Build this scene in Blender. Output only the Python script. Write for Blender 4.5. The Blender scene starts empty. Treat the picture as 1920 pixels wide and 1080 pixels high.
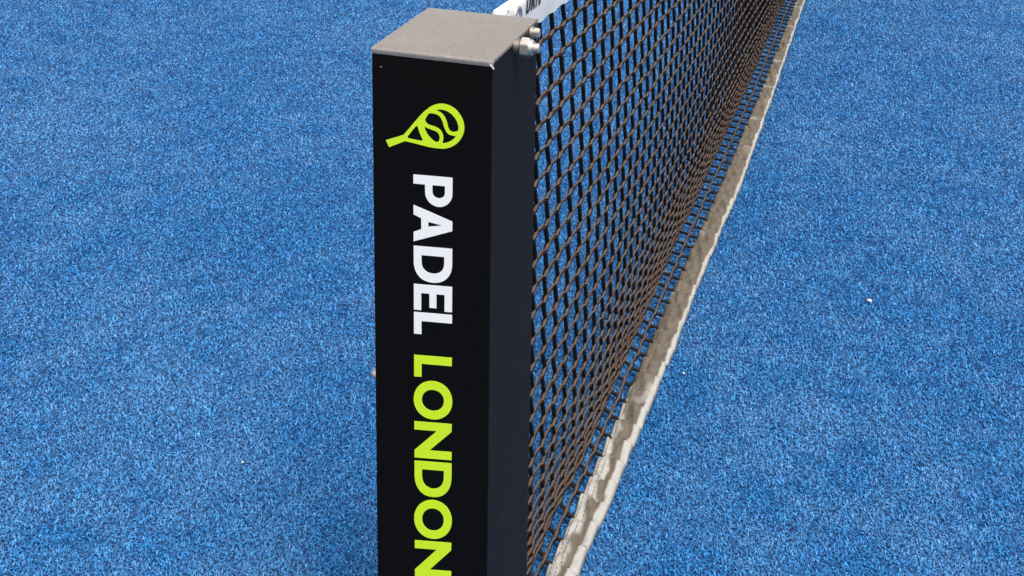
import bpy, bmesh, math, random
import numpy as np
from mathutils import Matrix, Vector, noise as mnoise

R = math.radians
random.seed(7)
rng = np.random.default_rng(7)
scn = bpy.context.scene
col = scn.collection

# ------------------------------------------------------------------ camera
# The photograph is the lower part of a taller portrait frame, hence the shift.
cd = bpy.data.cameras.new('camera')
cam = bpy.data.objects.new('camera', cd)
col.objects.link(cam)
cd.sensor_width = 36.0
cd.lens = 39.336
cd.shift_y = -690.0 / 1920.0
cd.clip_start = 0.02
cd.clip_end = 500.0
cr = Vector((0.9321033, 0.3619385, 0.0135643))
cu = Vector((-0.0831946, 0.1775019, 0.9805976))
cf = Vector((-0.3525083, 0.9151468, -0.1955614))
M4 = Matrix((cr, cu, -cf)).transposed().to_4x4()
M4.translation = Vector((0.535345, -0.988614, 1.239064))
cam.matrix_world = M4
scn.camera = cam
scn.render.resolution_x = 1024
scn.render.resolution_y = 576

# ------------------------------------------------------------------ light: bright overcast
SUN_EL, SUN_AZ = 70.0, 128.0        # azimuth clockwise from +Y: light comes from the right, behind the camera
world = bpy.data.worlds.new('World')
scn.world = world
world.use_nodes = True
wt = world.node_tree
bg = wt.nodes['Background']
sky = wt.nodes.new('ShaderNodeTexSky')
sky.sky_type = 'NISHITA'
sky.sun_disc = False
sky.sun_elevation = R(SUN_EL)
sky.sun_rotation = R(SUN_AZ)
sky.air_density = 1.0
sky.dust_density = 4.0
sky.ozone_density = 1.0
hs = wt.nodes.new('ShaderNodeHueSaturation')     # overcast: a grey sky
hs.inputs['Saturation'].default_value = 0.0
wt.links.new(sky.outputs[0], hs.inputs['Color'])
wt.links.new(hs.outputs[0], bg.inputs[0])
bg.inputs[1].default_value = 0.13
sl = bpy.data.lights.new('sun', 'SUN')
sl.energy = 1.5
sl.angle = R(28)
sl.color = (1.0, 0.94, 0.87)
sun = bpy.data.objects.new('sun', sl)
col.objects.link(sun)
az, el = R(SUN_AZ), R(SUN_EL)
sdir = Vector((math.sin(az) * math.cos(el), math.cos(az) * math.cos(el), math.sin(el)))
sun.rotation_euler = sdir.to_track_quat('Z', 'Y').to_euler()
scn.view_settings.view_transform = 'Standard'
scn.view_settings.look = 'None'
scn.view_settings.exposure = 0.82
scn.view_settings.gamma = 1.0
scn.view_settings.use_curve_mapping = False
scn.cycles.max_bounces = 6

# ------------------------------------------------------------------ helpers
def tag(o, label=None, cat=None, group=None, kind=None):
    if label: o['label'] = label
    if cat: o['category'] = cat
    if group: o['group'] = group
    if kind: o['kind'] = kind
    return o

def empty(name, loc=(0, 0, 0), rz=0.0):
    o = bpy.data.objects.new(name, None)
    o.empty_display_size = 0.05
    o.location = loc
    o.rotation_euler = (0, 0, rz)
    col.objects.link(o)
    return o

def link(name, me, mat=None, parent=None, smooth=False):
    o = bpy.data.objects.new(name, me)
    col.objects.link(o)
    if mat is not None:
        me.materials.clear(); me.materials.append(mat)
    if parent is not None:
        o.parent = parent
    if smooth:
        me.polygons.foreach_set('use_smooth', [True] * len(me.polygons))
    return o

def bm_obj(name, bm, mat, parent=None, smooth=False):
    bmesh.ops.recalc_face_normals(bm, faces=bm.faces)
    me = bpy.data.meshes.new(name)
    bm.to_mesh(me); bm.free()
    return link(name, me, mat, parent, smooth)

def np_mesh(name, V, F, uv=None):
    """V (n,3), F (m,k) same-size faces, uv per vertex (n,2)."""
    V = np.ascontiguousarray(V, np.float32); F = np.ascontiguousarray(F, np.int32)
    me = bpy.data.meshes.new(name)
    n, k = F.shape
    me.vertices.add(len(V)); me.vertices.foreach_set('co', V.ravel())
    me.loops.add(n * k); me.loops.foreach_set('vertex_index', F.ravel())
    me.polygons.add(n)
    me.polygons.foreach_set('loop_start', np.arange(0, n * k, k, dtype=np.int32))
    if uv is not None:
        l = me.uv_layers.new(name='UVMap')
        l.data.foreach_set('uv', np.ascontiguousarray(uv[F.ravel()], np.float32).ravel())
    me.update(calc_edges=True)
    return me

class N:
    """small node-material helper"""
    def __init__(s, name):
        s.m = bpy.data.materials.new(name); s.m.use_nodes = True
        s.t = s.m.node_tree; s.b = s.t.nodes['Principled BSDF']
    def new(s, kind, **kw):
        n = s.t.nodes.new('ShaderNode' + kind)
        for k, v in kw.items(): setattr(n, k, v)
        return n
    def put(s, sock, v):
        if isinstance(v, bpy.types.NodeSocket): s.t.links.new(v, sock)
        elif v is not None: sock.default_value = v
    def noise(s, scale, detail=3, vec=None, rough=0.5):
        n = s.new('TexNoise'); n.inputs['Scale'].default_value = scale
        n.inputs['Detail'].default_value = detail; n.inputs['Roughness'].default_value = rough
        if vec is not None: s.put(n.inputs['Vector'], vec)
        return n.outputs['Fac']
    def ramp(s, fac, a, b, ca=(0, 0, 0, 1), cb=(1, 1, 1, 1)):
        n = s.new('ValToRGB'); e = n.color_ramp.elements
        e[0].position, e[0].color = a, ca; e[1].position, e[1].color = b, cb
        s.put(n.inputs[0], fac); return n.outputs[0]
    def smooth(s, x, a, b):
        n = s.new('MapRange', interpolation_type='SMOOTHSTEP')
        s.put(n.inputs[0], x); s.put(n.inputs[1], a); s.put(n.inputs[2], b)
        return n.outputs[0]
    def mix(s, fac, a, b, mode='MIX'):
        n = s.new('MixRGB', blend_type=mode)
        s.put(n.inputs[0], fac); s.put(n.inputs[1], a); s.put(n.inputs[2], b)
        return n.outputs[0]
    def math(s, op, a, b=None):
        n = s.new('Math', operation=op)
        s.put(n.inputs[0], a)
        if b is not None: s.put(n.inputs[1], b)
        return n.outputs[0]
    def bump(s, h, strength, dist):
        n = s.new('Bump'); n.inputs['Strength'].default_value = strength
        n.inputs['Distance'].default_value = dist
        s.put(n.inputs['Height'], h); s.put(s.b.inputs['Normal'], n.outputs[0])
    def set(s, **kw):
        for k, v in kw.items(): s.put(s.b.inputs[k.replace('_', ' ')], v)
    def obj(s): return s.new('TexCoord').outputs['Object']
    def pos(s): return s.new('NewGeometry').outputs['Position']

# ------------------------------------------------------------------ materials
def turf_color(n, pos, rnd):
    """fibre colour: saturated blue, paler worn fibres among darker ones, dusted with sand in drifting patches"""
    big = n.noise(1.3, 3, pos); mid = n.noise(9.0, 4, pos, 0.65)
    c = n.mix(n.smooth(rnd, 0.05, 0.95), (0.0018, 0.070, 0.265, 1), (0.019, 0.228, 0.560, 1))
    sand = n.math('ADD', n.math('MULTIPLY', big, 0.45), n.math('MULTIPLY', mid, 0.55))
    sm = n.smooth(sand, 0.42, 0.60)
    f2 = n.smooth(n.noise(230.0, 1, pos), 0.46, 0.64)
    dust = n.math('MULTIPLY', sm, n.math('ADD', n.math('MULTIPLY', f2, 0.20), 0.07))
    return n.mix(dust, c, (0.26, 0.48, 0.69, 1))

n = N('turf_fibre'); p = n.pos()
at = n.new('Attribute', attribute_name='tone')
n.set(Base_Color=turf_color(n, p, at.outputs['Fac']), Roughness=0.5)
n.b.inputs['Specular IOR Level'].default_value = 0.4
M_FIBRE = n.m
n = N('turf_backing'); p = n.pos()
c = turf_color(n, p, n.noise(300.0, 3, p))
c = n.mix(0.6, c, (0.003, 0.022, 0.085, 1))
n.set(Base_Color=c, Roughness=0.9)
n.bump(n.noise(320.0, 3, p), 0.9, 0.006)
M_BACK = n.m

n = N('black_powder_coat'); o = n.obj()
g = n.noise(900, 2, o); sc = n.noise(60, 4, o, 0.7)
c = n.mix(n.smooth(sc, 0.55, 0.8), (0.0034, 0.0026, 0.0024, 1), (0.0060, 0.0050, 0.0048, 1))
v = n.new('TexVoronoi'); v.inputs['Scale'].default_value = 95.0; v.inputs['Randomness'].default_value = 1.0
n.put(v.inputs['Vector'], o)
sp = n.new('SeparateColor'); n.put(sp.inputs[0], v.outputs['Color'])
speck = n.math('MULTIPLY', n.math('LESS_THAN', v.outputs['Distance'], 0.07), n.math('GREATER_THAN', sp.outputs[0], 0.985))
c = n.mix(speck, c, (0.35, 0.33, 0.31, 1))
st = n.new('Mapping'); st.inputs['Scale'].default_value = (30, 30, 3); st.inputs['Rotation'].default_value = (0.5, 0.3, 0.2)
n.put(st.inputs['Vector'], o)
scr = n.noise(9, 5, st.outputs[0], 0.75)
c = n.mix(n.math('MULTIPLY', n.smooth(scr, 0.68, 0.74), 0.12), c, (0.10, 0.095, 0.09, 1))
n.set(Base_Color=c, Roughness=n.math('ADD', n.math('MULTIPLY', sc, 0.14), 0.50))
n.b.inputs['Specular IOR Level'].default_value = 0.10
n.bump(g, 0.12, 0.0004)
M_BLACK = n.m

n = N('lit_black_coat'); o = n.obj()  # same black coat, lightened for the light the sides catch
g = n.noise(700, 3, o, 0.7); sc = n.noise(40, 5, o, 0.7)
st = n.new('Mapping'); st.inputs['Scale'].default_value = (40, 40, 3); st.inputs['Rotation'].default_value = (0.35, 0.1, 0.0)
n.put(st.inputs['Vector'], o)
scr = n.smooth(n.noise(8, 6, st.outputs[0], 0.8), 0.66, 0.72)
c = n.mix(n.smooth(g, 0.3, 0.7), (0.0095, 0.0085, 0.0085, 1), (0.0185, 0.0168, 0.0168, 1))
c = n.mix(n.math('MULTIPLY', scr, 0.10), c, (0.12, 0.115, 0.11, 1))
n.set(Base_Color=c, Roughness=n.math('ADD', n.math('MULTIPLY', sc, 0.2), 0.48))
n.b.inputs['Specular IOR Level'].default_value = 0.06
n.bump(g, 0.15, 0.0004)
M_BLACK_LIT = n.m

n = N('cap_sheet_metal'); o = n.obj()
g = n.noise(720, 3, o, 0.75); g2 = n.noise(22, 5, o, 0.6)
c = n.mix(n.smooth(g, 0.3, 0.7), (0.180, 0.160, 0.145, 1), (0.335, 0.300, 0.276, 1))
c = n.mix(n.math('MULTIPLY', n.smooth(g2, 0.4, 0.75), 0.35), c, (0.33, 0.305, 0.285, 1))
n.set(Base_Color=c, Roughness=0.42, Metallic=0.45)
n.bump(g, 0.18, 0.0004)
M_CAP = n.m

n = N('dark_side_reflection'); o = n.obj(); g = n.noise(90, 4, o)  # brown of the right face's reflection, put into the colour
n.set(Base_Color=n.mix(g, (0.008, 0.006, 0.005, 1), (0.026, 0.020, 0.016, 1)), Roughness=0.42, Metallic=0.35)
M_REFL = n.m

n = N('zinc_steel'); o = n.obj(); g = n.noise(240, 4, o)
n.set(Base_Color=n.mix(g, (0.46, 0.405, 0.35, 1), (0.70, 0.65, 0.59, 1)), Roughness=n.math('ADD', n.math('MULTIPLY', g, 0.2), 0.30), Metallic=0.8)
M_STEEL = n.m
n = N('dull_sleeve'); n.set(Base_Color=n.mix(n.noise(200, 4, n.obj()), (0.20, 0.175, 0.155, 1), (0.34, 0.31, 0.28, 1)), Roughness=0.45, Metallic=0.7); M_SLEEVE = n.m
n = N('bare_bright_metal'); n.set(Base_Color=(0.78, 0.75, 0.71, 1), Roughness=0.35, Metallic=0.6); M_BARE = n.m

def vinyl(name, rgb):
    n = N(name); o = n.obj(); g = n.noise(700, 2, o)
    n.set(Base_Color=n.mix(g, tuple(x * 0.93 for x in rgb) + (1,), rgb + (1,)), Roughness=0.5)
    n.b.inputs['Specular IOR Level'].default_value = 0.25
    return n.m
M_WHITE = vinyl('white_vinyl', (0.97, 0.955, 0.92))
M_LIME = vinyl('lime_vinyl', (0.66, 0.90, 0.022))
M_INK = vinyl('dark_ink', (0.028, 0.028, 0.030))

n = N('top_band_white'); o = n.obj(); g = n.noise(14, 5, o, 0.6)
n.set(Base_Color=n.mix(n.smooth(g, 0.35, 0.8), (0.80, 0.785, 0.765, 1), (0.68, 0.665, 0.64, 1)), Roughness=0.55)
w = n.noise(900, 1, o); n.bump(w, 0.08, 0.0005)
M_BAND = n.m

# net cord: black braid turning pale brown on whatever faces up
n = N('net_cord'); o = n.obj()
gn = n.new('NewGeometry'); sx = n.new('SeparateXYZ'); n.put(sx.inputs[0], gn.outputs['Normal'])
uvn = n.new('UVMap'); wv = n.new('TexWave', wave_type='BANDS', bands_direction='DIAGONAL')
wv.inputs['Scale'].default_value = 1.0; wv.inputs['Distortion'].default_value = 0.4
n.put(wv.inputs['Vector'], uvn.outputs[0])
blot = n.noise(45, 4, o, 0.6)
up = n.smooth(n.math('ADD', sx.outputs[2], n.math('MULTIPLY', n.math('SUBTRACT', blot, 0.5), 0.7)), -0.05, 0.75)
up = n.math('MULTIPLY', up, n.math('ADD', n.math('MULTIPLY', wv.outputs['Fac'], 0.5), 0.5))
at = n.new('Attribute', attribute_name='browner')
up = n.math('MULTIPLY', up, at.outputs['Fac'])
c = n.mix(up, (0.0075, 0.0050, 0.0044, 1), (0.145, 0.103, 0.080, 1))
red = n.smooth(n.noise(30, 2, o), 0.52, 0.68)
c = n.mix(n.math('MULTIPLY', n.math('MULTIPLY', red, 0.4), at.outputs['Fac']), c, (0.10, 0.035, 0.022, 1))
n.set(Base_Color=c, Roughness=0.8)
n.b.inputs['Specular IOR Level'].default_value = 0.2
n.bump(wv.outputs['Fac'], 0.5, 0.0008)
M_CORD = n.m

# hem band: off-white canvas with a long brown band down its middle
n = N('hem_canvas'); uvn = n.new('UVMap'); o = n.obj()
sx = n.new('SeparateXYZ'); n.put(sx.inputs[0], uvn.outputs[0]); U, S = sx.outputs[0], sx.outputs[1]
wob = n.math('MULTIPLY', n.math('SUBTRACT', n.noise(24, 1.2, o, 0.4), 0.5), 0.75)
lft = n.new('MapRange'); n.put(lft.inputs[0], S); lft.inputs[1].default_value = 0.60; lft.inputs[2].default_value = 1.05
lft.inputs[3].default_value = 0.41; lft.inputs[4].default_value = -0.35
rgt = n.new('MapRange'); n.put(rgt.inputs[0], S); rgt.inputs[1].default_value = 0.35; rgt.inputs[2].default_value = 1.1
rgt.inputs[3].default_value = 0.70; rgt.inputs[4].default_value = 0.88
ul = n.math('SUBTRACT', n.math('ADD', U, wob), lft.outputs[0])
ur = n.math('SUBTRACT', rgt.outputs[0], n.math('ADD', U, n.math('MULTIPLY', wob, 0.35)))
brown_mask = n.math('MULTIPLY', n.smooth(ul, -0.07, 0.10), n.smooth(ur, -0.03, 0.06))
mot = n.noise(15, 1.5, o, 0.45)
brown_mask = n.math('MULTIPLY', brown_mask, n.smooth(mot, 0.20, 0.44))
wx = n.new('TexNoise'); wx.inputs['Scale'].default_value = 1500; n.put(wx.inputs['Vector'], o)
brown_c = n.mix(n.noise(48, 3, o, 0.5), (0.066, 0.051, 0.036, 1), (0.150, 0.124, 0.094, 1))
pale_c = n.mix(n.noise(90, 4, o, 0.6), (0.29, 0.277, 0.255, 1), (0.43, 0.418, 0.395, 1))
c = n.mix(brown_mask, pale_c, brown_c)
# crease shade painted into the canvas colour at every upright
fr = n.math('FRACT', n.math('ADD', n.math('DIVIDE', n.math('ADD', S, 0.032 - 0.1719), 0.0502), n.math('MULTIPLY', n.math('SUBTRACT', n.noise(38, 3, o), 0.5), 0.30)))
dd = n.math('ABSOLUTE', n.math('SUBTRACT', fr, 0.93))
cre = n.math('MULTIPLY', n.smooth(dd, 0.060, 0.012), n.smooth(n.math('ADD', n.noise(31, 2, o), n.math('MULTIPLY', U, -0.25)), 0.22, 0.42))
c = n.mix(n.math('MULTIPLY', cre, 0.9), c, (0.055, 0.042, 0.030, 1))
n.set(Base_Color=c, Roughness=0.78)
n.bump(wx.outputs['Fac'], 0.25, 0.0006)
M_HEM = n.m
n = N('stitch_thread'); n.set(Base_Color=(0.05, 0.04, 0.033, 1), Roughness=0.8); M_STITCH = n.m
n = N('pale_grit'); n.set(Base_Color=n.mix(n.noise(400, 3, n.obj()), (0.52, 0.48, 0.42, 1), (0.68, 0.65, 0.60, 1)), Roughness=0.6); M_GRIT = n.m

# ------------------------------------------------------------------ court surface
gx, gy = 40.0, 40.0
me = np_mesh('court_turf', [(-gx, -gy, 0), (gx, -gy, 0), (gx, gy, 0), (-gx, gy, 0)], [(0, 1, 2, 3)])
tag(link('court_turf', me, M_BACK), kind='structure',
    label='blue sand-dressed artificial turf of the padel court')

def turf_fibres(count=1150000):
    # densest near the post, thinning with distance; each fibre is a bent, tapering ribbon
    fx, fy = 0.535, -0.989
    q_ = 0.25; nr = 1000; ia = np.arange(count); ur_ = ((ia % nr) + rng.random(count)) / nr; ua_ = ((ia // nr) + rng.random(count)) / (count / nr)
    r = (1.10 ** q_ + ur_ * (6.4 ** q_ - 1.10 ** q_)) ** (1 / q_)
    a = np.radians(-64 + 106 * ua_)
    x = fx + r * np.sin(a); y = fy + r * np.cos(a)
    k = np.clip(r / 1.5, 0.8, 3.2)
    wd = 0.00115 * k ** 0.62 * (0.65 + 0.7 * rng.random(count))
    ln = (0.0064 + 0.0050 * rng.random(count)) * k ** 0.25
    az_ = 2.0 * math.pi * rng.random(count)
    t0 = np.radians(10 + 48 * rng.random(count))      # lean from vertical, lower half
    t1 = t0 + np.radians(8 + 80 * rng.random(count))  # curl, upper half
    tw = az_ + math.pi / 2 + rng.normal(0, 0.5, count)
    d = np.stack([np.cos(az_), np.sin(az_), np.zeros(count)], 1)
    s = np.stack([np.cos(tw), np.sin(tw), np.zeros(count)], 1) * wd[:, None]
    zu = np.array([0, 0, 1.0])
    b = np.stack([x, y, np.full(count, 0.0005)], 1)
    m1 = b + (d * np.sin(t0)[:, None] + zu * np.cos(t0)[:, None]) * (ln * 0.55)[:, None]
    m2 = m1 + (d * np.sin(t1)[:, None] + zu * np.cos(t1)[:, None]) * (ln * 0.45)[:, None]
    V = np.stack([b, m1 - s, m1 + s, m2], 1).reshape(-1, 3)
    i = np.arange(count)[:, None] * 4
    F = np.concatenate([i + np.array([0, 2, 1]), i + np.array([1, 2, 3])], 0)
    me = np_mesh('turf_fibres', V, F)
    tone = me.attributes.new('tone', 'FLOAT', 'POINT')
    tone.data.foreach_set('value', np.repeat(rng.random(count), 4).astype(np.float32))
    return link('turf_fibres', me, M_FIBRE, None, True)
tag(turf_fibres(), 'short curly blue pile of the artificial turf dusted with pale sand', 'turf', kind='stuff')

# ------------------------------------------------------------------ net post
PW, PD, PH, PSI = 0.1329, 0.1599, 0.8800, 0.06354
post = empty('net_post', (0, 0, 0), PSI)
tag(post, 'black square steel net post with lettering down its front and grey cap', 'net post')

def box_bm(bm, x0, x1, y0, y1, z0, z1, bevel=0.0, seg=2):
    r = bmesh.ops.create_cube(bm, size=1.0)
    for v in r['verts']:
        v.co = Vector((x0 + (v.co.x + .5) * (x1 - x0), y0 + (v.co.y + .5) * (y1 - y0), z0 + (v.co.z + .5) * (z1 - z0)))
    if bevel:
        es = list({e for v in r['verts'] for e in v.link_edges})
        bmesh.ops.bevel(bm, geom=es, offset=bevel, segments=seg, affect='EDGES', profile=0.5)

bm = bmesh.new()
box_bm(bm, 0, PW, 0.0, PD, 0.0, PH - 0.0035, 0.0012, 2)
bm_obj('post_body', bm, M_BLACK_LIT, post)
bm = bmesh.new()
box_bm(bm, 0.0004, PW - 0.0004, -0.00025, 0.0010, 0.015, PH - 0.0066, 0.0001, 1)
o = bm_obj('front_shade', bm, M_BLACK, post); o['label'] = 'added matt black panel painting shade onto the front face'  # added panel, paints the front darker than the lit side
bm = bmesh.new()
box_bm(bm, -0.09, PW + 0.09, -0.05, PD + 0.05, 0.004, 0.014, 0.002, 2)
bm_obj('base_plate', bm, M_BLACK, post)

# cap: sheet folded over the front, the front fold is a rounded bend
bm = bmesh.new()
rad = 0.0036; t = 0.0022
prof = [(PD + 0.0004, PH), ]
outer = [(PD + 0.0004, PH)]
for k in range(7):
    a = R(90 * k / 6)
    outer.append((-0.0006 + rad - rad * math.sin(a), PH - rad + rad * math.cos(a)))
outer.append((-0.0006, PH - 0.0062))
inner = [(-0.0006 + 0.0005, PH - 0.0062), (-0.0006 + 0.0005, PH - 0.0034), (PD + 0.0004, PH - 0.0034)]
ring = outer + inner
xa, xb = -0.0007, PW + 0.0009
va = [bm.verts.new((xa, y, z)) for y, z in ring]; vb = [bm.verts.new((xb, y, z)) for y, z in ring]
bm.faces.new(va); bm.faces.new(list(reversed(vb)))
for i in range(len(ring)):
    j = (i + 1) % len(ring)
    bm.faces.new((va[j], va[i], vb[i], vb[j]))
bmesh.ops.recalc_face_normals(bm, faces=bm.faces)
es = [e for e in bm.edges if e.calc_face_angle(0) > 1.0]
bmesh.ops.bevel(bm, geom=es, offset=0.0005, segments=2, affect='EDGES')
cap = bm_obj('cap', bm, M_CAP, post)
cap['label'] = 'taupe grey sheet-metal cap folded over the post top'

# turned-out raw corner of the cap fold, front right
bm = bmesh.new()
box_bm(bm, -0.0008, 0.0008, -0.0016, 0.0016, -0.0042, 0.0022, 0.0004, 1)
o = bm_obj('corner_tab', bm, M_BARE, post)
o.location = (PW - 0.0010, -0.0012, PH - 0.0052); o.rotation_euler = (0, R(-38), R(20))

# added plate with a painted-in brown reflection, and fasteners high on the right face
bm = bmesh.new()
box_bm(bm, PW + 0.0002, PW + 0.0020, 0.090, PD - 0.001, 0.862, PH - 0.0036, 0.0006, 1)
refl = bm_obj('side_reflection', bm, M_REFL, post)

def rod(bm, x0, x1, r0, r1=None, seg=24, flat=0.0):
    r1 = r0 if r1 is None else r1
    a0 = math.pi / seg if seg == 6 else 0
    A = [bm.verts.new((x0, r0 * math.cos(a0 + 2 * math.pi * k / seg), r0 * math.sin(a0 + 2 * math.pi * k / seg))) for k in range(seg)]
    B = [bm.verts.new((x1, r1 * math.cos(a0 + 2 * math.pi * k / seg), r1 * math.sin(a0 + 2 * math.pi * k / seg))) for k in range(seg)]
    fs = [bm.faces.new(A), bm.faces.new(list(reversed(B)))]
    for k in range(seg):
        bm.faces.new((A[k], B[k], B[(k + 1) % seg], A[(k + 1) % seg]))
    return A, B

def smooth_angle(o, deg=35):
    me = o.data
    me.polygons.foreach_set('use_smooth', [True] * len(me.polygons))
    try: me.set_sharp_from_angle(angle=R(deg))
    except Exception: pass

def bolt(y, z, spec, name='bolt'):
    root = None
    for pname, mat, parts in spec:
        bm = bmesh.new()
        for q in parts: rod(bm, *q)
        bmesh.ops.recalc_face_normals(bm, faces=bm.faces)
        es = [e for e in bm.edges if e.calc_face_angle(0) > 0.9]
        bmesh.ops.bevel(bm, geom=es, offset=0.0007, segments=2, affect='EDGES')
        o = bm_obj(pname, bm, mat, root if root else post)
        smooth_angle(o)
        if root is None:
            root = o; o.location = (PW, y, z); o.name = name
    return root
# big stud: spacer sleeve, hexagon nut and threaded end
b1 = bolt(0.074, 0.8735, [('bolt', M_SLEEVE, [(0.0, 0.0066, 0.0082)]),
                          ('nut', M_STEEL, [(0.0078, 0.0170, 0.0108, 0.0108, 6), (0.0170, 0.0212, 0.0092, 0.0080)]),
                          ('stud_end', M_STEEL, [(0.0212, 0.0275, 0.0056, 0.0052)])])
b1['label'] = 'large steel stud with spacer sleeve and lock nut'
b2 = bolt(0.128, 0.8730, [('bolt', M_STEEL, [(0.002, 0.0090, 0.0040)]),
                           ('washer', M_STEEL, [(0.0022, 0.0036, 0.0080)]),
                           ('washer', M_STEEL, [(0.0039, 0.0052, 0.0074)]),
                           ('hex_head', M_STEEL, [(0.0056, 0.0122, 0.0062, 0.0060, 6)])])
b2['label'] = 'small hexagon bolt with two washers'

# dome rivet on the left face
bm = bmesh.new()
bmesh.ops.create_uvsphere(bm, u_segments=20, v_segments=10, radius=1.0)
for v in bm.verts: v.co = Vector((v.co.x * 0.0062, v.co.y * 0.0056, v.co.z * 0.0056))
rv = bm_obj('rivet', bm, M_STEEL, post, True)
rv.location = (-0.0012, 0.0060, 0.4985)

# ---- lettering and emblem, thin vinyl on the front face
def curve_mesh(name, loops, mat, parent, ext=0.00012):
    cu_ = bpy.data.curves.new(name, 'CURVE'); cu_.dimensions = '2D'; cu_.fill_mode = 'BOTH'; cu_.extrude = ext
    for lp in loops:
        s = cu_.splines.new('POLY'); s.points.add(len(lp) - 1); s.use_cyclic_u = True
        for pt, (x, y) in zip(s.points, lp): pt.co = (x, y, 0, 1)
    tmp = bpy.data.objects.new('tmp', cu_)
    me = bpy.data.meshes.new_from_object(tmp)
    bpy.data.objects.remove(tmp); bpy.data.curves.remove(cu_)
    me.name = name
    return link(name, me, mat, parent)

def arc(cx, cy, rx, ry, a0, a1, k=18):
    return [(cx + rx * math.cos(R(a0 + (a1 - a0) * i / k)), cy + ry * math.sin(R(a0 + (a1 - a0) * i / k))) for i in range(k + 1)]
def sup(cx, cy, rx, ry, a0, a1, e=1.12, k=24):
    out = []
    for i in range(k + 1):
        a = R(a0 + (a1 - a0) * i / k); c, s = math.cos(a), math.sin(a)
        out.append((cx + rx * math.copysign(abs(c) ** (1 / e), c), cy + ry * math.copysign(abs(s) ** (1 / e), s)))
    return out

def glyph(ch, W, T=0.235):
    """outline loops with cap height 1 and width W; bold geometric sans"""
    if ch == 'L': return [[(0, 0), (W, 0), (W, .20), (T, .20), (T, 1), (0, 1)]]
    if ch == 'I': return [[(0, 0), (T, 0), (T, 1), (0, 1)]]
    if ch == 'E': return [[(0, 0), (W, 0), (W, .195), (T, .195), (T, .41), (W * .88, .41), (W * .88, .595), (T, .595), (T, .805), (W * .985, .805), (W * .985, 1), (0, 1)]]
    if ch == 'P':
        rx = W - 0.42
        return [[(0, 0), (T, 0), (T, .30)] + [(0.42, .30)] + arc(0.42, .65, rx, .35, -90, 90)[1:] + [(0, 1)],
                [(T, .49), (T, .81), (0.41, .81)] + arc(0.41, .65, rx - T + .02, .16, 90, -90)[1:]]
    if ch == 'R':
        rx = W - 0.42
        return [[(0, 0), (T, 0), (T, .30), (.38, .30), (W - .26, 0), (W, 0), (W - .24, .36)] + arc(0.42, .66, rx, .34, -60, 90)[1:] + [(0, 1)],
                [(T, .50), (T, .81), (0.41, .81)] + arc(0.41, .655, rx - T + .02, .155, 90, -90)[1:]]
    if ch == 'D':
        m = 0.40
        return [[(0, 0), (m, 0)] + sup(m, .5, W - m, .5, -90, 90)[1:] + [(0, 1)],
                [(T, .205), (T, .795), (m, .795)] + sup(m, .5, W - m - .245, .295, 90, -90)[1:]]
    if ch == 'O':
        return [sup(W / 2, .5, W / 2, .515, 0, 360, 1.03, 60)[:-1], sup(W / 2, .5, W / 2 - .245, .295, 360, 0, 1.03, 60)[:-1]]
    if ch == 'N':
        return [[(0, 0), (T, 0), (T, .60), (W - .215, 0), (W, 0), (W, 1), (W - T, 1), (W - T, .41), (.22, 1), (0, 1)]]
    if ch == 'A':
        c = W / 2
        return [[(0, 0), (.25, 0), (.335, .20), (W - .335, .20), (W - .25, 0), (W, 0), (c + .125, 1), (c - .125, 1)],
                [(.415, .385), (c, .745), (W - .415, .385)]]
    if ch == 'V':
        c = W / 2
        return [[(c - .12, 0), (c + .12, 0), (W, 1), (W - .25, 1), (c, .32), (.25, 1), (0, 1)]]

U0, U1 = 0.0466, 0.0904
H = U1 - U0
LET = [('P', .7457, .7114), ('A', .7114, .6696), ('D', .6647, .6234), ('E', .6204, .5900), ('L', .5874, .5615),
       ('L', .5363, .5101), ('O', .5062, .4592), ('N', .4554, .4103), ('D', .4065, .3621), ('O', .3583, .3085), ('N', .3051, .2579)]
for k, (ch, v0, v1) in enumerate(LET):
    W = (v0 - v1) / H
    def fit(gx_, gy_):          # the lettering is cut slightly aslant
        v = v0 - gx_ * H
        return (U0 + gy_ * H, v + gy_ * (0.0026 + (0.7455 - v) * 0.0125))
    loops = [[fit(*q) for q in lp] for lp in glyph(ch, W)]
    o = curve_mesh('letter', loops, M_WHITE if k < 5 else M_LIME, post)
    o.rotation_euler = (R(90), 0, 0); o.location = (0, -0.0005, 0)
    o['label'] = ('white letter ' if k < 5 else 'lime green letter ') + ch
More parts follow.
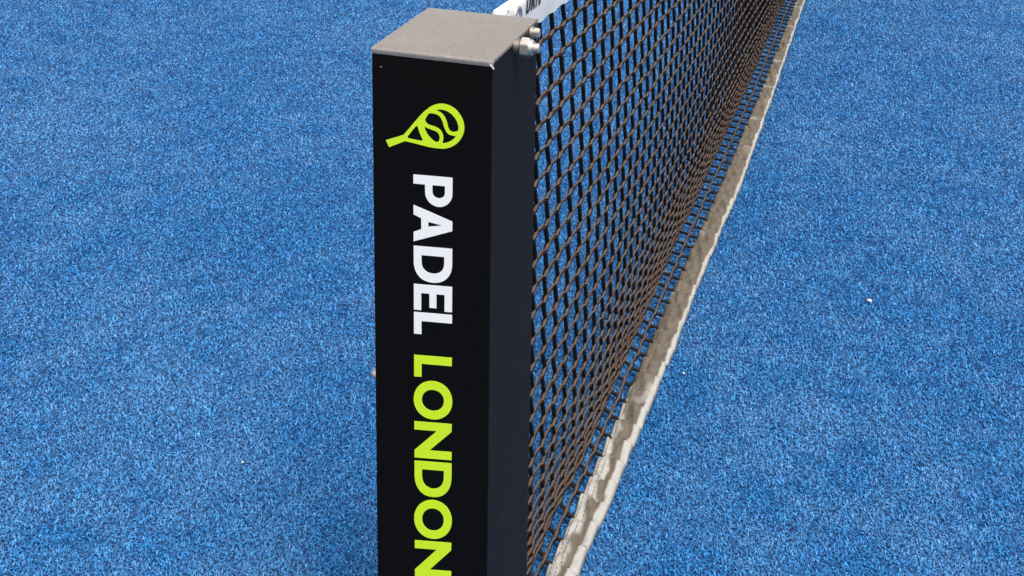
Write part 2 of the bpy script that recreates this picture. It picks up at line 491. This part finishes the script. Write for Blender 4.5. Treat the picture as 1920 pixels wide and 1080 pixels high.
EMBLEM = [[(15.5,779.6),(34.1,787.5),(36.1,789.0),(42.8,797.2),(49.5,805.9),(56.8,814.7),(62.8,820.6),(68.0,824.5),(73.3,826.9),(77.9,828.0),(83.1,828.0),(88.3,826.7),(93.5,823.9),(98.0,819.3),(101.3,814.0),(102.9,808.4),(103.1,803.3),(102.0,798.0),(99.4,792.5),(95.6,787.4),(90.4,783.1),(85.1,780.4),(79.9,779.0),(73.3,778.6),(65.4,778.6),(57.4,779.4),(48.1,780.5),(41.4,781.2),(37.7,781.2),(35.4,780.5),(19.1,772.2)],[(49.6,799.5),(51.2,799.9),(51.8,799.0),(52.5,796.5),(53.8,792.8),(55.5,789.1),(57.1,786.3),(56.8,785.0),(55.5,784.5),(52.1,784.3),(46.8,784.7),(41.5,785.2),(40.3,786.2),(40.8,787.7),(44.2,792.4),(48.2,797.9)],[(72.0,820.2),(76.6,821.5),(81.1,821.3),(85.7,820.0),(90.2,817.0),(93.8,813.0),(96.1,808.2),(96.8,803.7),(96.3,801.4),(94.5,799.9),(91.0,798.9),(88.4,799.4),(86.4,801.4),(84.9,805.4),(83.8,809.7),(81.8,814.0),(79.2,816.9),(75.9,818.9)],[(64.4,815.5),(68.0,816.1),(72.0,815.8),(75.3,814.4),(77.9,811.6),(79.5,807.9),(80.8,803.5),(82.5,799.9),(84.4,796.9),(87.1,795.3),(90.3,794.8),(93.9,794.9),(92.3,792.1),(88.4,788.7),(84.5,786.5),(80.5,785.0),(79.1,785.4),(79.9,788.5),(80.2,791.8),(79.5,794.9),(77.9,798.0),(75.3,800.2),(72.0,801.7),(68.0,802.5),(64.1,803.3),(61.5,804.9),(60.1,807.3),(60.8,810.0),(62.5,813.1)],[(59.5,800.7),(61.4,799.7),(65.4,798.6),(70.0,797.5),(73.3,796.4),(75.3,794.0),(76.1,791.2),(75.8,788.2),(74.6,785.9),(72.7,785.4),(69.4,786.4),(66.1,788.9),(62.8,792.3),(60.8,795.7),(59.6,798.4)]]

def smooth_loop(lp, sharp=55, n=4):
    """Catmull-Rom through the traced points, corners sharper than `sharp` degrees kept"""
    P = [Vector((a / 1000, b / 1000)) for a, b in lp]; out = []; m = len(P)
    def corner(i):
        a = P[i] - P[i - 1]; b = P[(i + 1) % m] - P[i]
        return a.angle(b) > R(sharp)
    for i in range(m):
        p1, p2 = P[i], P[(i + 1) % m]
        p0 = p1 * 2 - p2 if corner(i) else P[i - 1]
        p3 = p2 * 2 - p1 if corner((i + 1) % m) else P[(i + 2) % m]
        for q in range(n):
            t = q / n
            v = 0.5 * ((2 * p1) + (p2 - p0) * t + (2 * p0 - 5 * p1 + 4 * p2 - p3) * t * t + (3 * p1 - p0 - 3 * p2 + p3) * t ** 3)
            out.append((v.x, v.y))
    return out
em = curve_mesh('racket_emblem', [smooth_loop(lp) for lp in EMBLEM], M_LIME, post)
em.rotation_euler = (R(90), 0, 0); em.location = (0, -0.0005, 0)
em['label'] = 'lime green outline emblem of a racket with a ball in its head'

# ------------------------------------------------------------------ the net
net = empty('padel_net', (0.07, 0.17, 0))
tag(net, 'brown cord net with white top band and brown-banded canvas hem behind the post', 'net')
NX, NY = 0.07, 0.17                  # the net's own origin; parts are built in world metres and shifted
YEND = 6.4
CS = 0.0502                          # column pitch
COL0 = 0.3225 - 3 * CS
NROW = 27

def wn(a, b=0.0, c=0.0): return mnoise.noise(Vector((a, b, c)))

_ty = [0.0, 0.317, 0.504, 0.738, 0.972, 1.26, 1.742, 2.476, 3.487, 6.5]
_tx = [0.096, 0.095, 0.093, 0.091, 0.087, 0.082, 0.076, 0.060, 0.028, -0.06]
_tr = [0.140, 0.140, 0.140, 0.139, 0.136, 0.129, 0.127, 0.103, 0.064, -0.02]
def hem_left(y): return float(np.interp(y, _ty, _tx)) + 0.0015 * wn(y * 5, 3)
def hem_right(y): return float(np.interp(y, _ty, _tr)) + 0.0028 * wn(y * 9, 8) + 0.0012 * wn(y * 31, 1)

def column(y, c):
    """one upright of the net at y: the joints (x, z) from the top band down to the hem.
    It hangs plumb, goes slack near the turf (rows crowd together) and its last two meshes lie out to the hem."""
    xt = hem_left(y) + 0.004
    far = min(1.0, max(0.0, (y - 0.5) / 1.2))
    fl = 0.028 + 0.020 * far + 0.004 * wn(y * 4, 11)
    xb = xt - fl
    zs = [0.838]
    n0 = NROW - 2
    zc = 0.19 + 0.06 * far                       # slack begins here
    n1 = 16 ; n2 = n0 - n1
    st = [0.0403] * n1 + [0.0403 * (1 - 0.66 * ((k + 1) / n2) ** 0.7) for k in range(n2)]
    sc_ = (0.838 - 0.020) / sum(st)
    for d_ in st: zs.append(zs[-1] - d_ * sc_)
    J = []
    for k, z in enumerate(zs):
        t = 1 - (z - 0.02) / 0.818
        x = NX + (xb - NX) * t ** 1.6 + 0.004 * wn(y * 1.5, z * 3.0, 21) * math.sin(math.pi * t)
        if z < zc: x += 0.0030 * wn(c * 2.7, k * 3.1, 5) * min(1, (zc - z) * 20)
        J.append((x, z))
    J.append((xb + (0.50 + 0.12 * wn(c * 3.3, 7)) * fl, 0.0185)); J.append((xt, 0.0165))
    return J

def spline(K, sub):
    """Catmull-Rom through the joints, sub points per mesh"""
    P = np.array(K); E = np.vstack([2 * P[0] - P[1], P, 2 * P[-1] - P[-2]]); out = []
    for i in range(1, len(E) - 2):
        p0, p1, p2, p3 = E[i - 1], E[i], E[i + 1], E[i + 2]
        for t in np.linspace(0, 1, sub, endpoint=False):
            out.append(0.5 * ((2 * p1) + (p2 - p0) * t + (2 * p0 - 5 * p1 + 4 * p2 - p3) * t * t + (3 * p1 - p0 - 3 * p2 + p3) * t ** 3))
    out.append(E[-2])
    return np.array(out)

SUB = 16
ncol = int((YEND - COL0) / CS)
grid = np.zeros((ncol, NROW * SUB + 1, 3))
for c in range(ncol):
    y = COL0 + c * CS
    q = spline(column(y, c), SUB)
    jz = 0.0018 * wn(c * 1.7, 5)
    grid[c, :, 0] = q[:, 0]; grid[c, :, 1] = y + 0.0045 * wn(c * 2.3, 9); grid[c, :, 2] = q[:, 1] + jz * np.clip(q[:, 1] * 8, 0, 1)
    ph = np.linspace(0, NROW, NROW * SUB + 1)
    grid[c, :, 2] += np.where(q[:, 1] > 0.05, 0.0034, 0.0) * np.array([wn(p_ * 1.1, c * 0.83, 6) for p_ in ph])
    grid[c, :, 1] += 0.0022 * np.array([wn(p_ * 0.45, c * 1.3, 12) for p_ in ph])
    far = min(1.0, max(0.0, (y - 0.5) / 1.2))      # the last meshes are dragged towards the post
    grid[c, :, 1] -= np.interp(ph, [NROW - 2.4, NROW - 1, NROW], [0, 0.027 - 0.013 * far, 0.034 - 0.015 * far])
    grid[c, :, 1] += 0.0016 * np.array([wn(p_ * 0.8, c * 0.9, 2) for p_ in ph])

tubeV, tubeF, tubeU, tubeD = [], [], [], []
voff = 0
def tube(pts, rad, sides=6, browner=1.0):
    global voff
    P = np.asarray(pts, float); n_ = len(P); rad = np.broadcast_to(np.asarray(rad, float), (n_,))
    T = np.gradient(P, axis=0); T /= np.linalg.norm(T, axis=1)[:, None] + 1e-12
    ref = np.array([1.0, 0.02, 0.03])
    A = np.cross(T, ref); A /= np.linalg.norm(A, axis=1)[:, None] + 1e-12
    B = np.cross(T, A)
    th = np.arange(sides) * 2 * math.pi / sides
    V = P[:, None, :] + rad[:, None, None] * (np.cos(th)[None, :, None] * A[:, None, :] + np.sin(th)[None, :, None] * B[:, None, :])
    L = np.concatenate([[0], np.cumsum(np.linalg.norm(np.diff(P, axis=0), axis=1))])
    uv = np.stack(np.broadcast_arrays(th[None, :] / (2 * math.pi) * 3.0, L[:, None] * 420.0), -1)
    i = np.arange(n_ - 1)[:, None] * sides; k = np.arange(sides)[None, :]; k2 = (k + 1) % sides
    F = np.stack([i + k, i + k2, i + sides + k2, i + sides + k], -1).reshape(-1, 4) + voff
    tubeV.append(V.reshape(-1, 3)); tubeU.append(uv.reshape(-1, 2)); tubeF.append(F); tubeD.append(np.full(n_ * sides, browner)); voff += n_ * sides

CR = 0.00285
def joint(c, r): return grid[c, r * SUB]
# uprights: at every joint the cord steps towards the post, then drifts back
for c in range(ncol):
    pts, rd = [], []
    for r in range(NROW):
        a = joint(c, r); 
        for f in (0.10, 0.28, 0.5, 0.72, 0.90):
            g = grid[c, int(round((r + f) * SUB))].copy(); fl_ = 1.0 if r < NROW - 9 else 0.55
            g[1] += (-0.0068 + 0.0136 * f) * fl_ + 0.0010 * math.sin(f * math.pi) * wn(c, r, 1.0) * 2
            g[0] += 0.0008 * wn(c * 3.1, r * 1.9, f)
            pts.append(g); rd.append(CR * (1.0 + 0.12 * wn(c * 5.0, r * 4.0, f * 3)))
    g = grid[c, -1].copy(); g[0] += 0.004; g[2] -= 0.003; pts.append(g); rd.append(CR * 0.8)
    top = grid[c, 0].copy(); top[2] += 0.012
    tube([top] + pts, np.array([CR] + rd) * 1.16, 7, 0.10)
# lengthwise cords
for r in range(1, NROW):
    pts, rd = [], []
    for c in range(ncol):
        a = joint(c, r)
        if c == 0:
            a0 = a.copy(); a0[1] -= 0.02; pts.append(a0); rd.append(CR)
        out = np.array([0.0012, 0, 0]); lift = 1.0 if a[2] > 0.06 else 0.3
        pts.append(a + out + np.array([0, -0.0075, -0.0036 * lift])); rd.append(CR * 1.3)
        pts.append(a + out * 1.2); rd.append(CR * 1.6)
        pts.append(a + out + np.array([0, 0.0075, 0.0036 * lift])); rd.append(CR * 1.3)
        if c + 1 < ncol:
            b = joint(c + 1, r)
            for f in (0.30, 0.5, 0.70):
                g = a * (1 - f) + b * f
                g[2] += (-0.0010 * math.sin(math.pi * f) + 0.0012 * wn(c * 1.3, r * 2.7, f)) if g[2] > 0.03 else 0.0
                g[0] += 0.0008 * wn(c * 2.1, r * 1.1, f + 4)
                pts.append(g); rd.append(CR * (0.97 + 0.12 * wn(c * 4.0, r * 3.0, f * 3)))
    # a cord is two strands laid side by side, meeting in the joints
    Pq = np.array(pts); rq = np.array(rd)
    ph = np.arange(len(Pq)) * 0.9 + r
    offz = 0.00205 * np.where(rq > CR * 1.15, 0.6, 1.0)
    for sgn in (-1, 1):
        Q = Pq.copy(); Q[:, 2] += sgn * offz * np.cos(0.35 * np.sin(ph)); Q[:, 0] += sgn * offz * (0.35 + 0.3 * np.sin(ph))
        tube(Q, rq * 0.68, 5, 1.0)
V = np.concatenate(tubeV) - np.array([NX, NY, 0]); F = np.concatenate(tubeF); UVs = np.concatenate(tubeU)
V[:, 2] = np.maximum(V[:, 2], 0.006)
nme = np_mesh('netting', V, F, UVs)
da = nme.attributes.new('browner', 'FLOAT', 'POINT'); da.data.foreach_set('value', np.concatenate(tubeD).astype(np.float32))
nt = link('netting', nme, M_CORD, net, True)
tag(nt, kind='stuff'); nt['label'] = 'square mesh of black-brown braided cord, browner on top'

# ---- white top band: folded over a hidden cable, closed end behind the post
def band_section(y):
    w1 = 0.0012 * wn(y * 7, 31); w2 = 0.0030 * (abs(math.sin((y - COL0) / CS * math.pi)) - 0.5)
    zt = 0.8835 + 0.0008 * wn(y * 3, 2)
    return [(NX + .0035 + w1, 0.8300 + w2), (NX + .0048 + w1, 0.842), (NX + .0056 + w1 * .6, 0.856), (NX + .0066, 0.868), (NX + .0068, 0.8765),
            (NX + .0045, zt - .0020), (NX, zt), (NX - .0045, zt - .0020), (NX - .0068, 0.8765), (NX - .0060, 0.862), (NX - .0046 + w1, 0.842), (NX - .0035 + w1, 0.8300 + w2)]
ys = np.concatenate([np.arange(0.1755, 1.2, 0.006), np.arange(1.2, YEND, 0.02)])
V = []; 
for y in ys:
    s_ = 1.0
    for x, z in band_section(y): V.append((x - NX, y - NY, z))
m_ = 12; F = []
for i in range(len(ys) - 1):
    for k in range(m_ - 1):
        F.append((i * m_ + k, (i + 1) * m_ + k, (i + 1) * m_ + k + 1, i * m_ + k + 1))
for k in range(5):
    F.append((k, k + 1, m_ - 2 - k, m_ - 1 - k))
band = link('top_band', np_mesh('top_band', V, F), M_BAND, net, True)
band['label'] = 'white vinyl band along the top of the net'

def tape_glyph(ch, W):
    """narrow sans for the print on the band; x in metres, y 0..1"""
    t = 0.0034
    if ch == 'D': return [[(0, 0), (W * .55, 0), (W, .16), (W, .84), (W * .55, 1), (0, 1)], [(t, .15), (t, .85), (W * .5, .85), (W - t, .74), (W - t, .26), (W * .5, .15)]]
    if ch == 'R': return [[(0, 0), (t, 0), (t, .38), (W * .45, .38), (W - t, 0), (W, 0), (W * .8, .42), (W, .56), (W, .86), (W * .7, 1), (0, 1)], [(t, .53), (t, .85), (W * .6, .85), (W - t, .76), (W - t, .62), (W * .6, .53)]]
    if ch == 'I': return [[(0, 0), (t, 0), (t, 1), (0, 1)]]
    return [[(W / 2 - t * .6, 0), (W / 2 + t * .6, 0), (W, 1), (W - t, 1), (W / 2, .28), (t, 1), (0, 1)]]

def torus(name, loc, R0, r0, mat, parent, sx=0.6):
    bm = bmesh.new(); A = 28; B = 10; vs = []
    for i in range(A):
        a = 2 * math.pi * i / A
        for j in range(B):
            b = 2 * math.pi * j / B
            rr = R0 + r0 * math.cos(b)
            vs.append(bm.verts.new((r0 * sx * math.sin(b), rr * math.cos(a), rr * math.sin(a))))
    for i in range(A):
        for j in range(B):
            bm.faces.new((vs[i * B + j], vs[((i + 1) % A) * B + j], vs[((i + 1) % A) * B + (j + 1) % B], vs[i * B + (j + 1) % B]))
    o = bm_obj(name, bm, mat, parent, True); o.location = loc
    return o
torus('eyelet', (0.0072, 0.2250 - NY, 0.8625), 0.0098, 0.0034, M_STEEL, band)
torus('eyelet', (0.0072, 0.1900 - NY, 0.8735), 0.0060, 0.0010, M_BAND, band)
for k, (ch, yy, ww) in enumerate([('D', .2545, .0130), ('R', .2715, .0130), ('I', .2885, .0036), ('V', .2960, .0140)]):
    hh = 0.0245; loops = [[(gx_, gy_ * hh) for gx_, gy_ in lp] for lp in tape_glyph(ch, ww)]
    o = curve_mesh('letter', loops, M_INK, band, 0.0001)
    # local x -> +y world, local y -> +z, slight tilt to follow the band
    o.rotation_euler = (R(90 + 4), 0, R(90)); o.location = (0.0070, yy - NY, 0.8570)
    o['label'] = 'dark printed letter ' + ch + ' on the top band'

# ---- canvas hem on the turf, puckered at every upright
NU = 14
ys = np.concatenate([np.arange(0.155, 2.2, 0.0028), np.arange(2.2, YEND, 0.008)])
V = np.zeros((len(ys), NU + 1, 3)); UVh = np.zeros((len(ys), NU + 1, 2))
for i, y in enumerate(ys):
    ph = (y + 0.032 - COL0) / CS; k = math.floor(ph); fr = ph - k
    amp = 0.6 + 0.8 * (wn(k * 3.7, 2.2) + 0.5)
    saw = fr ** 1.3 if fr < 0.86 else (0.5 + 0.5 * math.cos(math.pi * (fr - 0.86) / 0.14)) * 0.86 ** 1.3      # panel climbs to a pleat, then drops
    kink = max(0.0, wn(k * 2.9, 14.0)) * math.exp(-((fr - 0.9) / 0.08) ** 2)
    xl = hem_left(y) + 0.0016 * amp * (0.5 - saw); xr = hem_right(y) - 0.010 * kink
    for j in range(NU + 1):
        u = j / NU
        arch = 0.0042 * (1 - (2 * u - 1) ** 4)
        pl = 0.0085 * amp * (saw - 0.45) * (1 - 0.45 * u)
        dia = 0.0078 * wn(y * 26 + u * 2.6, u * 2.4, 3.0) + 0.0052 * wn(y * 62 - u * 2.0, u * 4.0, 7.0)
        crs = -0.0095 * amp * math.exp(-((fr - 0.965 + 0.10 * u * wn(k * 1.9, 6.0)) / 0.045) ** 2) * (1 - u * 0.8)
        z = 0.0165 + arch + pl + (dia + crs) * (0.35 + 0.65 * math.sin(math.pi * min(1, u + .12)))
        if j == 0: z = 0.010 + pl * 0.6
        if j == NU: z = 0.0090 + 0.003 * (wn(y * 30, 4) + 0.3)
        V[i, j] = (xl + (xr - xl) * u - NX, y - NY, max(z, 0.0075)); UVh[i, j] = (u, y)
idx = np.arange(len(ys) * (NU + 1)).reshape(len(ys), NU + 1)
F = np.stack([idx[:-1, :-1], idx[:-1, 1:], idx[1:, 1:], idx[1:, :-1]], -1).reshape(-1, 4)
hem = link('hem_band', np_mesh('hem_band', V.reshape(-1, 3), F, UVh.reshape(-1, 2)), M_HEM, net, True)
hem['label'] = 'off-white canvas hem with a brown band, puckered along the turf'
sol = hem.modifiers.new('thickness', 'SOLIDIFY'); sol.thickness = 0.0012; sol.offset = -1

# two rows of dark stitches near the hem's net side
SV, SF = [], []
top = V.copy()
def hem_point(y, u):
    i = np.searchsorted(ys, y); i = min(max(i, 1), len(ys) - 1); t = (y - ys[i - 1]) / (ys[i] - ys[i - 1])
    j = min(int(u * NU), NU - 1); s = u * NU - j
    a = top[i - 1, j] * (1 - s) + top[i - 1, j + 1] * s; b = top[i, j] * (1 - s) + top[i, j + 1] * s
    return a * (1 - t) + b * t
for u in (0.17, 0.36):
    y = 0.16
    while y < 2.0:
        a = hem_point(y, u); b = hem_point(y + 0.0042, u)
        w_ = np.array([0.00045, 0, 0]); h_ = np.array([0, 0, 0.0006]); k = len(SV)
        SV += [a - w_, a + w_, b + w_, b - w_, a - w_ + h_, a + w_ + h_, b + w_ + h_, b - w_ + h_]
        SF += [(k + 4, k + 5, k + 6, k + 7), (k, k + 1, k + 5, k + 4), (k + 1, k + 2, k + 6, k + 5), (k + 2, k + 3, k + 7, k + 6), (k + 3, k, k + 4, k + 7)]
        y += 0.0066
st_ = link('stitching', np_mesh('stitching', np.array(SV), np.array(SF)), M_STITCH, hem)
tag(st_, kind='stuff')

# ------------------------------------------------------------------ loose grit on the turf
for i, (x, y, s, lab) in enumerate([
        (0.474, 1.282, .0042, 'white bit of grit alone on the open turf right of the net'),
        (0.170, 0.880, .0020, 'pale bit of grit close beside the canvas hem right of the net'),
        (-0.442, 0.363, .0018, 'tiny pale bit of grit on the near turf left of the post')]):
    bm = bmesh.new(); bmesh.ops.create_icosphere(bm, subdivisions=2, radius=1.0)
    for v in bm.verts:
        f = 1 + 0.35 * mnoise.noise(v.co * 1.6 + Vector((i * 5.0, 0, 0)))
        v.co = Vector((v.co.x * s * f * 1.25, v.co.y * s * f, v.co.z * s * f * 0.7))
    o = bm_obj('grit', bm, M_GRIT, None, True); o.location = (x, y, 0.0115)
    tag(o, lab, 'grit', 'loose bits of grit on the turf')
